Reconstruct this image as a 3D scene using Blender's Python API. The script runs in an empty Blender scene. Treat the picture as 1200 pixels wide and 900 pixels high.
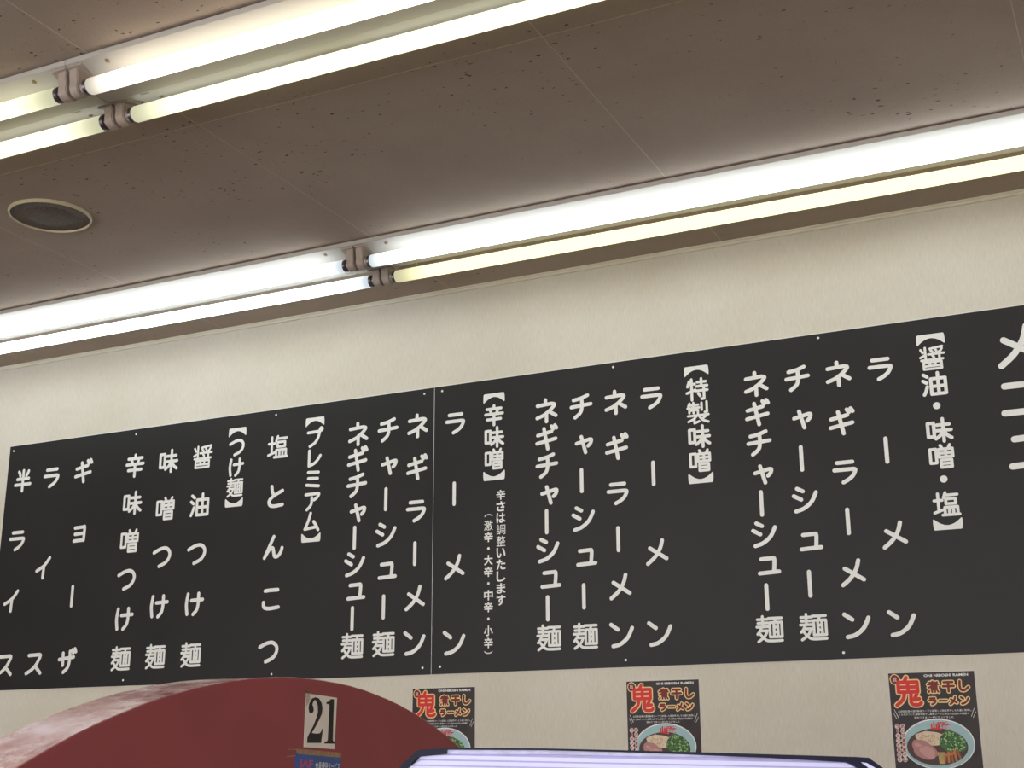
import bpy, math, random
from mathutils import Matrix, Vector

C = bpy.context.scene.collection
R_ = random.Random(7)

# ------------------------------------------------------------------ camera, world, exposure
CAMZ = 1.25                       # camera stands at the origin, 1.25 m above the floor
WALL_Y = 3.576
CEIL_Z = CAMZ + 1.484
cam = bpy.data.cameras.new('camera')
cam.sensor_fit = 'HORIZONTAL'
cam.sensor_width = 36.0
cam.lens = 36.0 * 1557.88 / 1200.0
cam.clip_start = 0.02
co = bpy.data.objects.new('camera', cam)
C.objects.link(co)
r_ = Vector((0.90045974, 0.43491685, -0.0044253))
u_ = Vector((0.12370529, -0.24634083, 0.96125605))
f_ = Vector((-0.41697632, 0.86611981, 0.27562152))
co.matrix_world = Matrix(((r_.x, u_.x, -f_.x, 0), (r_.y, u_.y, -f_.y, 0), (r_.z, u_.z, -f_.z, CAMZ), (0, 0, 0, 1)))
bpy.context.scene.camera = co

w = bpy.data.worlds.new('world')
bpy.context.scene.world = w
w.use_nodes = True
w.node_tree.nodes['Background'].inputs[0].default_value = (0.99, 0.97, 1.0, 1)
w.node_tree.nodes['Background'].inputs[1].default_value = 3.8
vs = bpy.context.scene.view_settings
vs.view_transform = 'Standard'
vs.look = 'None'
vs.gamma = 1.0
vs.use_curve_mapping = False
vs.exposure = 0.0
TUBE_COOL = ((0.87, 0.96, 1.0), 4.5)
TUBE_WARM = ((1.0, 0.92, 0.76), 3.6)
TUBE_YELLOW = ((1.0, 0.95, 0.56), 1.6)
TUBE_PALE = ((1.0, 0.985, 0.66), 1.6)


# ------------------------------------------------------------------ helpers
def srgb(r, g, b):
    f = lambda c: (c / 255 / 12.92) if c / 255 <= 0.04045 else ((c / 255 + 0.055) / 1.055) ** 2.4
    return (f(r), f(g), f(b), 1)


class Mat:
    def __init__(s, name, col, rough=0.6, metal=0.0, spec=0.5):
        s.m = bpy.data.materials.new(name)
        s.m.use_nodes = True
        s.nt = s.m.node_tree
        s.b = s.nt.nodes['Principled BSDF']
        s.b.inputs['Base Color'].default_value = col
        s.b.inputs['Roughness'].default_value = rough
        s.b.inputs['Metallic'].default_value = metal
        s.b.inputs['Specular IOR Level'].default_value = spec

    def n(s, t, **kw):
        x = s.nt.nodes.new(t)
        for k, v in kw.items():
            setattr(x, k, v)
        return x

    def l(s, a, b):
        s.nt.links.new(a, b)

    def coords(s, scale=(1, 1, 1), src='Object'):
        tc = s.n('ShaderNodeTexCoord')
        mp = s.n('ShaderNodeMapping')
        mp.inputs['Scale'].default_value = scale
        s.l(tc.outputs[src], mp.inputs['Vector'])
        return mp.outputs[0]

    def noise(s, vec, scale, detail=3, rough=0.5):
        x = s.n('ShaderNodeTexNoise')
        x.inputs['Scale'].default_value = scale
        x.inputs['Detail'].default_value = detail
        x.inputs['Roughness'].default_value = rough
        s.l(vec, x.inputs['Vector'])
        return x.outputs['Fac']

    def ramp(s, fac, stops):
        x = s.n('ShaderNodeValToRGB')
        e = x.color_ramp.elements
        while len(e) < len(stops):
            e.new(0.5)
        for i, (p, c) in enumerate(stops):
            e[i].position = p
            e[i].color = c
        s.l(fac, x.inputs[0])
        return x.outputs[0]

    def mix(s, fac, a, b, mode='MIX'):
        x = s.n('ShaderNodeMix', data_type='RGBA', blend_type=mode)
        for i, v in ((0, fac), (6, a), (7, b)):
            if isinstance(v, (int, float, tuple)):
                x.inputs[i].default_value = v
            else:
                s.l(v, x.inputs[i])
        return x.outputs[2]

    def math(s, op, a, b):
        x = s.n('ShaderNodeMath', operation=op)
        for i, v in ((0, a), (1, b)):
            if isinstance(v, (int, float)):
                x.inputs[i].default_value = v
            else:
                s.l(v, x.inputs[i])
        return x.outputs[0]

    def bump(s, h, strength=0.3, dist=0.001):
        x = s.n('ShaderNodeBump')
        x.inputs['Strength'].default_value = strength
        x.inputs['Distance'].default_value = dist
        s.l(h, x.inputs['Height'])
        s.l(x.outputs[0], s.b.inputs['Normal'])

    def col(s, c):
        s.l(c, s.b.inputs['Base Color'])


def varied(name, col, rough=0.5, amt=0.12, scale=14, metal=0.0, spec=0.5):
    """a plain surface with a little uneven tone"""
    m = Mat(name, col, rough, metal, spec)
    f = m.noise(m.coords(), scale, 4)
    lo = tuple(c * (1 - amt) for c in col[:3]) + (1,)
    hi = tuple(min(1, c * (1 + amt)) for c in col[:3]) + (1,)
    m.col(m.ramp(f, [(0.3, lo), (0.7, hi)]))
    return m


class MB:
    def __init__(s):
        s.v = []
        s.f = []

    def add(s, vs_, fs):
        o = len(s.v)
        s.v += [tuple(x) for x in vs_]
        s.f += [tuple(i + o for i in f) for f in fs]

    def box(s, a, b):
        x0, y0, z0 = a
        x1, y1, z1 = b
        s.add([(x0, y0, z0), (x1, y0, z0), (x1, y1, z0), (x0, y1, z0), (x0, y0, z1), (x1, y0, z1), (x1, y1, z1), (x0, y1, z1)],
              [(0, 3, 2, 1), (4, 5, 6, 7), (0, 1, 5, 4), (1, 2, 6, 5), (2, 3, 7, 6), (3, 0, 4, 7)])

    def prism_x(s, prof, x0, x1):
        """profile in (y,z), extruded along x"""
        n = len(prof)
        s.add([(x0, p[0], p[1]) for p in prof] + [(x1, p[0], p[1]) for p in prof],
              [tuple(range(n - 1, -1, -1)), tuple(range(n, 2 * n))] + [(i, (i + 1) % n, n + (i + 1) % n, n + i) for i in range(n)])

    def prism(s, poly, O, U, V, N, h0, h1):
        n = len(poly)
        O, U, V, N = map(Vector, (O, U, V, N))
        a = [O + U * p[0] + V * p[1] + N * h0 for p in poly]
        b = [O + U * p[0] + V * p[1] + N * h1 for p in poly]
        s.add(a + b, [tuple(range(n - 1, -1, -1)), tuple(range(n, 2 * n))] + [(i, (i + 1) % n, n + (i + 1) % n, n + i) for i in range(n)])

    def lathe(s, axis_o, A, prof, n=32, close=True):
        """prof: list of (t along A, radius)"""
        A = Vector(A).normalized()
        T = Vector((0, 0, 1)) if abs(A.z) < 0.9 else Vector((1, 0, 0))
        U = A.cross(T).normalized()
        V = A.cross(U)
        O = Vector(axis_o)
        vv = []
        for t, r in prof:
            for k in range(n):
                a = 2 * math.pi * k / n
                vv.append(O + A * t + (U * math.cos(a) + V * math.sin(a)) * r)
        ff = []
        for i in range(len(prof) - 1):
            for k in range(n):
                k2 = (k + 1) % n
                ff.append((i * n + k, i * n + k2, (i + 1) * n + k2, (i + 1) * n + k))
        if close:
            ff.append(tuple(range(n)))
            ff.append(tuple((len(prof) - 1) * n + k for k in range(n - 1, -1, -1)))
        s.add(vv, ff)

    def mesh(s, name, m, smooth=None):
        me = bpy.data.meshes.new(name)
        me.from_pydata(s.v, [], s.f)
        me.validate()
        me.materials.append(m.m if isinstance(m, Mat) else m)
        import bmesh
        bm = bmesh.new()
        bm.from_mesh(me)
        bmesh.ops.recalc_face_normals(bm, faces=bm.faces)
        bm.to_mesh(me)
        bm.free()
        if smooth:
            for p in me.polygons:
                p.use_smooth = True
            me.set_sharp_from_angle(angle=math.radians(smooth))
        return me


def link(name, me, parent=None, loc=None, label=None, kind=None):
    o = bpy.data.objects.new(name, me)
    C.objects.link(o)
    if parent is not None:
        o.parent = parent
    if loc:
        o.location = loc
    if label:
        o['label'] = label
    if kind:
        o['kind'] = kind
    return o


def obj(name, mb, m, parent=None, smooth=None, **kw):
    return link(name, mb.mesh(name, m, smooth), parent, **kw)


def thing(name, label, cat, loc=(0, 0, 0), group=None):
    o = bpy.data.objects.new(name, None)
    o.empty_display_size = 0.05
    C.objects.link(o)
    o.location = loc
    o['label'] = label
    o['category'] = cat
    if group:
        o['group'] = group
    return o


def dup(root, loc, label, group=None):
    r = root.copy()
    C.objects.link(r)
    r.location = loc
    r['label'] = label
    if group:
        r['group'] = group
    for ch in list(root.children):
        c = ch.copy()
        C.objects.link(c)
        c.parent = r
        for g in ch.children:
            d = g.copy()
            C.objects.link(d)
            d.parent = c
    return r


# ------------------------------------------------------------------ materials
wallm = Mat('wallpaper', srgb(222, 216, 200), 0.85, spec=0.2)
v1 = wallm.coords((1, 1, 0.06))
fib = wallm.noise(v1, 620, 2, 0.5)
v2 = wallm.coords((1, 1, 1))
blot = wallm.noise(v2, 2.2, 5, 0.6)
fine = wallm.noise(wallm.coords((1, 1, 0.35)), 260, 2)
c1 = wallm.ramp(fib, [(0.3, srgb(210, 204, 190)), (0.7, srgb(222, 217, 202))])
c2 = wallm.ramp(blot, [(0.3, (0.90, 0.885, 0.85, 1)), (0.7, (1, 1, 1, 1))])
wallm.col(wallm.mix(1.0, c1, c2, 'MULTIPLY'))
wallm.bump(wallm.math('ADD', fib, fine), 0.3, 0.0006)

ceilm = Mat('ceiling_board', srgb(160, 146, 132), 0.9, spec=0.15)
cv = ceilm.coords((0.42, 1.0, 1.0))
vor = ceilm.n('ShaderNodeTexVoronoi', feature='F1')
vor.inputs['Scale'].default_value = 95
wob = ceilm.n('ShaderNodeVectorMath', operation='ADD')
nz = ceilm.n('ShaderNodeTexNoise')
nz.inputs['Scale'].default_value = 160
ceilm.l(cv, nz.inputs['Vector'])
sc = ceilm.n('ShaderNodeVectorMath', operation='SCALE')
sc.inputs['Scale'].default_value = 0.010
ceilm.l(nz.outputs['Color'], sc.inputs[0])
ceilm.l(cv, wob.inputs[0])
ceilm.l(sc.outputs[0], wob.inputs[1])
ceilm.l(wob.outputs[0], vor.inputs['Vector'])
sep = ceilm.n('ShaderNodeSeparateColor')
ceilm.l(vor.outputs['Color'], sep.inputs[0])
dens = ceilm.noise(ceilm.coords(), 2.0, 3)
rad = ceilm.math('MULTIPLY', ceilm.math('SUBTRACT', ceilm.math('MULTIPLY', sep.outputs[0], 1.0), ceilm.math('SUBTRACT', 1.18, ceilm.math('MULTIPLY', dens, 1.05))), 0.5)
hole = ceilm.math('LESS_THAN', vor.outputs['Distance'], rad)
tone = ceilm.ramp(ceilm.noise(ceilm.coords(), 1.6, 5, 0.65), [(0.3, srgb(168, 150, 136)), (0.7, srgb(182, 166, 151))])
grain = ceilm.ramp(ceilm.noise(ceilm.coords((0.6, 1, 1)), 330, 2), [(0.3, (0.9, 0.9, 0.9, 1)), (0.7, (1, 1, 1, 1))])
base = ceilm.mix(1.0, tone, grain, 'MULTIPLY')
ceilm.col(ceilm.mix(hole, base, srgb(88, 74, 66)))
ceilm.bump(ceilm.math('MULTIPLY', hole, -1.0), 0.5, 0.002)

jointm = varied('joint_filler', srgb(196, 184, 166), 0.8, 0.05)
trimm = varied('cream_moulding', srgb(226, 218, 198), 0.5, 0.05)
floorm = varied('floor_vinyl', srgb(78, 70, 64), 0.4, 0.15, 6)
enamel = varied('white_enamel', srgb(182, 176, 166), 0.32, 0.04, 3)
enamel2 = varied('aged_plastic', srgb(164, 148, 134), 0.45, 0.06, 30)
steel = varied('dull_steel', srgb(120, 112, 118), 0.28, 0.1, 60, metal=0.85)
hub_m = varied('socket_grey', srgb(176, 166, 160), 0.4, 0.05)
knobm = varied('brass_clip', srgb(150, 130, 96), 0.4, 0.1, metal=0.4)
dark = varied('dark_gap', srgb(60, 50, 44), 0.8, 0.1)

boardm = Mat('charcoal_board', srgb(52, 51, 49), 0.42, spec=0.16)
bf = boardm.noise(boardm.coords(), 1.7, 4)
boardm.col(boardm.ramp(bf, [(0.3, srgb(40, 40, 40)), (0.7, srgb(47, 46, 45))]))
letm = varied('white_vinyl', srgb(232, 232, 226), 0.5, 0.02, 20)
screwm = varied('white_screw', srgb(250, 248, 240), 0.3, 0.05)

redface = varied('dark_red_laminate', srgb(160, 72, 78), 0.55, 0.06, 5)
rededge = Mat('red_edge_sheen', srgb(150, 92, 92), 0.25, spec=0.6)  # pale mottling below paints the laminate's reflected light into the colour
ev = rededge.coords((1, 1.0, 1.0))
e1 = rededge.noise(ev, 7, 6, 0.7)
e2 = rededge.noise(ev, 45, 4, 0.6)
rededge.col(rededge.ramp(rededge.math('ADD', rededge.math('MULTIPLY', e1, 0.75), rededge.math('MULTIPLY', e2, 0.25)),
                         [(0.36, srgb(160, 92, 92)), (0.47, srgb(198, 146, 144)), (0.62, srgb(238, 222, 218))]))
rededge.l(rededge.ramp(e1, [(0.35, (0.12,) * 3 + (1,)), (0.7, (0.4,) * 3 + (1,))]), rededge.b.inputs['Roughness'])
paper = varied('aged_paper', srgb(250, 240, 230), 0.6, 0.05, 20)
ink = varied('black_ink', srgb(26, 22, 24), 0.5, 0.05)
tape = varied('yellowed_tape', srgb(168, 132, 96), 0.3, 0.25, 80)
navy = varied('navy_plastic', srgb(24, 26, 48), 0.3, 0.25, 30, spec=0.12)
bluep = varied('blue_print', srgb(56, 92, 165), 0.35, 0.2, 12)
pinkp = varied('pink_red_print', srgb(205, 80, 120), 0.4, 0.05)
whitep = varied('white_print', srgb(252, 252, 250), 0.4, 0.02)

ribm = Mat('lit_ribbed_plastic', srgb(205, 206, 236), 0.25)
ribm.b.inputs['Emission Color'].default_value = (0.62, 0.66, 1.0, 1)
ribm.b.inputs['Emission Strength'].default_value = 0.13


def tube_mat(name, col, strength, lo=0.28):
    m = bpy.data.materials.new(name)
    m.use_nodes = True
    nt = m.node_tree
    nt.nodes.remove(nt.nodes['Principled BSDF'])
    em = nt.nodes.new('ShaderNodeEmission')
    em.inputs[0].default_value = (*col, 1)
    tc = nt.nodes.new('ShaderNodeTexCoord')
    sp = nt.nodes.new('ShaderNodeSeparateXYZ')
    nt.links.new(tc.outputs['Object'], sp.inputs[0])
    ab = nt.nodes.new('ShaderNodeMath'); ab.operation = 'ABSOLUTE'
    nt.links.new(sp.outputs[0], ab.inputs[0])
    mr = nt.nodes.new('ShaderNodeMapRange')          # the glass near the electrodes glows less
    mr.interpolation_type = 'SMOOTHSTEP'
    mr.inputs['From Min'].default_value = 1.156
    mr.inputs['From Max'].default_value = 1.02
    mr.inputs['To Min'].default_value = lo
    mr.inputs['To Max'].default_value = strength
    nt.links.new(ab.outputs[0], mr.inputs[0])
    nt.links.new(mr.outputs[0], em.inputs[1])
    nt.links.new(em.outputs[0], nt.nodes['Material Output'].inputs[0])
    return m


cool = tube_mat('tube_cool_white', *TUBE_COOL, lo=0.75)
warm = tube_mat('tube_warm_white', *TUBE_WARM, lo=0.6)
yellow = tube_mat('tube_yellowish', *TUBE_YELLOW, lo=0.62)
pale = tube_mat('tube_pale_yellow', *TUBE_PALE, lo=0.62)

# ------------------------------------------------------------------ the room
X0, X1, Y0 = -6.2, 3.2, -3.4
mb = MB(); mb.box((X0, WALL_Y, -0.05), (X1, WALL_Y + 0.12, CEIL_Z + 0.05))
obj('wall_back', mb, wallm, kind='structure')
mb = MB(); mb.box((X0, Y0, -0.06), (X1, WALL_Y, 0.0))
obj('floor', mb, floorm, kind='structure')
mb = MB(); mb.box((X0, Y0, CEIL_Z + 0.0005), (X1, WALL_Y, CEIL_Z + 0.08))
for nm, xa, xb in (('added_wall_left', X0 - 0.12, X0), ('added_wall_right', X1, X1 + 0.12)):  # unseen side walls, added to keep world light off the ceiling
    m_ = MB(); m_.box((xa, Y0, -0.06), (xb, WALL_Y + 0.12, CEIL_Z + 0.08)); obj(nm, m_, wallm, kind='structure')
ceiling = obj('ceiling', mb, jointm, kind='structure')
xj = [-0.117 + 0.91 * k for k in range(-6, 4)]
xe = [X0] + [x for x in xj if X0 < x < X1] + [X1]
ye = [Y0, -3.173, -1.353, 0.467, 2.287, WALL_Y]
for i in range(len(xe) - 1):
    for j in range(len(ye) - 1):
        g = 0.0012
        a, b, c, d = xe[i] + g, xe[i + 1] - g, ye[j] + g, ye[j + 1] - g
        e = 0.0008
        mb = MB()
        z1, z0 = CEIL_Z + 0.0005, CEIL_Z
        mb.add([(a, c, z1), (b, c, z1), (b, d, z1), (a, d, z1), (a + e, c + e, z0), (b - e, c + e, z0), (b - e, d - e, z0), (a + e, d - e, z0)],
               [(0, 1, 2, 3), (4, 7, 6, 5), (0, 4, 5, 1), (1, 5, 6, 2), (2, 6, 7, 3), (3, 7, 4, 0)])
        obj('ceiling_panel', mb, ceilm, ceiling)
mb = MB()
mb.prism_x([(WALL_Y, CEIL_Z), (WALL_Y - 0.012, CEIL_Z), (WALL_Y - 0.012, CEIL_Z - 0.003), (WALL_Y - 0.007, CEIL_Z - 0.006),
            (WALL_Y - 0.006, CEIL_Z - 0.012), (WALL_Y, CEIL_Z - 0.013)], X0, X1)
obj('trim_1', mb, trimm, kind='structure')

# ------------------------------------------------------------------ strip lights
HALF = 1.2
SEAM = -1.998


def body_mesh():
    m = MB()
    prof = [(-0.099, 0), (-0.099, -0.0025), (-0.106, -0.0025), (-0.106, -0.0147), (-0.1045, -0.0155), (-0.03, -0.0405), (0.03, -0.0405),
            (0.1045, -0.0155), (0.106, -0.0147), (0.106, -0.0025), (0.099, -0.0025), (0.099, 0)]
    m.prism_x(prof, -HALF + 0.0008, HALF - 0.0008)
    return m.mesh('body', enamel)


def holder_mesh(side, end):
    """lamp holder at x end (+1/-1), tube side (+1/-1)"""
    m = MB()
    yc, zc, r = 0.072 * side, -0.0616, 0.0205
    x1 = end * (HALF - 0.004)
    x0 = x1 - end * 0.024
    prof = []
    for k in range(0, 15):
        a = math.pi * (1 + k / 14)
        prof.append((yc + r * math.cos(a), zc + r * math.sin(a)))
    prof += [(yc + r * 0.98, -0.05), (yc + r * 1.12, -0.038), (yc + r * 1.2, -0.0105 - 0.0045 * (side < 0)),
             (yc - r * 1.2, -0.0105 - 0.0045 * (side > 0)), (yc - r * 1.12, -0.038), (yc - r * 0.98, -0.05)]
    a, b = min(x0, x1), max(x0, x1)
    m.prism_x(prof, a + 0.002, b - 0.002)
    # thinner raised face plates for a softened edge
    p2 = [(yc + (p[0] - yc) * 0.9, zc + (p[1] - zc) * 0.92) for p in prof]
    m.prism_x(p2, a, b)
    return m.mesh('lamp_holder', enamel2, 40)


def foot_mesh(side, end):
    m = MB()
    yc = 0.072 * side
    x1 = end * (HALF - 0.003)
    x0 = x1 - end * 0.04
    a, b = min(x0, x1), max(x0, x1)
    # plate lying on the slope
    s = 0.025 / 0.0745
    def zs(y):
        return -0.0405 + (abs(y) - 0.03) * s
    ys = sorted((side * 0.047, side * 0.101))
    m.prism_x([(ys[0], zs(ys[0]) + 0.001), (ys[1], zs(ys[1]) + 0.001), (ys[1], zs(ys[1]) - 0.004), (ys[0], zs(ys[0]) - 0.004)], a, b)
    return m.mesh('foot_plate', enamel2)


def hub_mesh(side, end):
    m = MB()
    m.lathe((end * (HALF - 0.026), 0.072 * side, -0.0616), (-end, 0, 0), [(0, 0.0125), (0.006, 0.0125), (0.0075, 0.011), (0.014, 0.011)], 20)
    return m.mesh('hub', hub_m, 40)


TR = 0.0188


def tube_mesh(mat):
    m = MB()
    L = HALF - 0.046
    prof = [(-L, TR - 0.004), (-L + 0.001, TR - 0.0015), (-L + 0.004, TR)]
    prof += [(-L + 0.01, TR), (L - 0.01, TR), (L - 0.004, TR), (L - 0.001, TR - 0.0015), (L, TR - 0.004)]
    m.lathe((0, 0, 0), (1, 0, 0), prof, 28)
    return m.mesh('tube', mat, 50)


def cap_mesh(end):
    m = MB()
    L = HALF - 0.046
    m.lathe((end * L, 0, 0), (end, 0, 0), [(-0.0002, 0.0168), (0.0008, 0.0180), (0.0075, 0.0182), (0.009, 0.0165), (0.0095, 0.0115), (0.012, 0.011)], 24)
    return m.mesh('end_cap', steel, 35)


def clip_mesh(x, side):
    m = MB()
    yc = 0.088 * side
    z = -0.0405 + (0.088 - 0.03) * (0.025 / 0.0745)
    m.lathe((x, yc, z + 0.001), (0, 0.3 * side, -0.95), [(0, 0.0055), (0.003, 0.005), (0.0045, 0.002)], 14)
    return m.mesh('cover_clip', knobm, 40)


def slot_mesh(x):
    m = MB()
    s = 0.025 / 0.0745
    y0, y1 = 0.036, 0.043
    z = lambda y: -0.0405 + (y - 0.03) * s - 0.0006
    m.add([(x - 0.011, y0, z(y0)), (x + 0.011, y0, z(y0)), (x + 0.011, y1, z(y1)), (x - 0.011, y1, z(y1)),
           (x - 0.011, y0, z(y0) + .002), (x + 0.011, y0, z(y0) + .002), (x + 0.011, y1, z(y1) + .002), (x - 0.011, y1, z(y1) + .002)],
          [(0, 1, 2, 3), (4, 5, 6, 7), (0, 1, 5, 4), (1, 2, 6, 5), (2, 3, 7, 6), (3, 0, 4, 7)])
    return m.mesh('slot', knobm)


BODY = body_mesh()
HOLD = {(s, e): (holder_mesh(s, e), foot_mesh(s, e), hub_mesh(s, e)) for s in (-1, 1) for e in (-1, 1)}
CAPS = {e: cap_mesh(e) for e in (-1, 1)}
CLIPS = [clip_mesh(x, s) for x in (-HALF + 0.105, HALF - 0.105) for s in (-1, 1)]
SLOTS = [slot_mesh(x) for x in (-HALF + 0.1, HALF - 0.1)]
TUBES = {k: tube_mesh(m) for k, m in (('cool', cool), ('warm', warm), ('yellow', yellow), ('pale', pale))}
TLAB = {'cool': 'cool white lit fluorescent tube', 'warm': 'warm white lit fluorescent tube', 'yellow': 'yellowish lit fluorescent tube',
        'pale': 'pale yellow lit fluorescent tube'}


def fixture(x, y, near, far, label, group='twin tube ceiling light fixtures'):
    t = thing('fluorescent_fixture', label, 'ceiling light', (x, y, CEIL_Z), group)
    link('body', BODY, t)
    for (s, e), (h, f, b) in HOLD.items():
        ho = link('lamp_holder', h, t)
        link('foot_plate', f, ho)
        link('hub', b, ho)
    for side, k in ((-1, near), (1, far)):
        tu = link('tube', TUBES[k], t, loc=(0, 0.072 * side, -0.0616), label=TLAB[k])
        for e in (-1, 1):
            link('end_cap', CAPS[e], tu)
    for c in CLIPS:
        link('cover_clip', c, t)
    for c in SLOTS:
        link('slot', c, t)
    return t


YF, YB = 3.180, 2.018
fixture(SEAM - HALF, YF, 'cool', 'cool', 'twin tube light along the wall, left of its row, both tubes cool white')
fixture(SEAM + HALF, YF, 'cool', 'yellow', 'twin tube light along the wall, right of its row, one white and one yellowish tube')
fixture(SEAM - HALF, YB, 'pale', 'pale', 'twin tube light cut by the top left corner of the photo, left of the junction')
fixture(SEAM + HALF, YB, 'warm', 'pale', 'twin tube light crossing the top edge of the photo, farther from the wall')
for k, yy in enumerate((YB - 1.162, YB - 2.324, YB - 3.486)):
    for xx in (SEAM - HALF, SEAM + HALF):
        fixture(xx, yy, 'warm', 'cool', 'twin tube ceiling light in a row behind the camera', 'ceiling light rows behind the camera')

# ------------------------------------------------------------------ round ceiling speaker
sp = thing('ceiling_speaker', 'round flush ceiling speaker with dark grille and thin pale rim', 'speaker', (-2.652, 2.540, CEIL_Z))
m = MB()
m.lathe((0, 0, 0), (0, 0, -1), [(0, 0.1125), (0.003, 0.1125), (0.0085, 0.110), (0.0095, 0.1085), (0.0085, 0.107), (0.003, 0.106)], 64, close=False)
obj('rim', m, varied('speaker_rim', srgb(205, 190, 160), 0.4, 0.05), sp, smooth=50)
grm = Mat('speaker_grille', srgb(92, 82, 72), 0.6)
gv = grm.n('ShaderNodeTexVoronoi'); gv.inputs['Scale'].default_value = 260
grm.l(grm.coords(), gv.inputs['Vector'])
grm.col(grm.ramp(gv.outputs['Distance'], [(0.3, srgb(58, 50, 44)), (0.5, srgb(104, 94, 82))]))
m = MB()
m.lathe((0, 0, 0), (0, 0, -1), [(0.0005, 0.107), (0.004, 0.107), (0.0055, 0.075), (0.0047, 0.070), (0.0057, 0.065), (0.0065, 0.02), (0.0067, 0.002)], 64)
obj('grille', m, grm, sp, smooth=50)


# ------------------------------------------------------------------ brushed / rounded lettering built from strokes
def sm(*p):
    return ('s', p)


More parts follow.
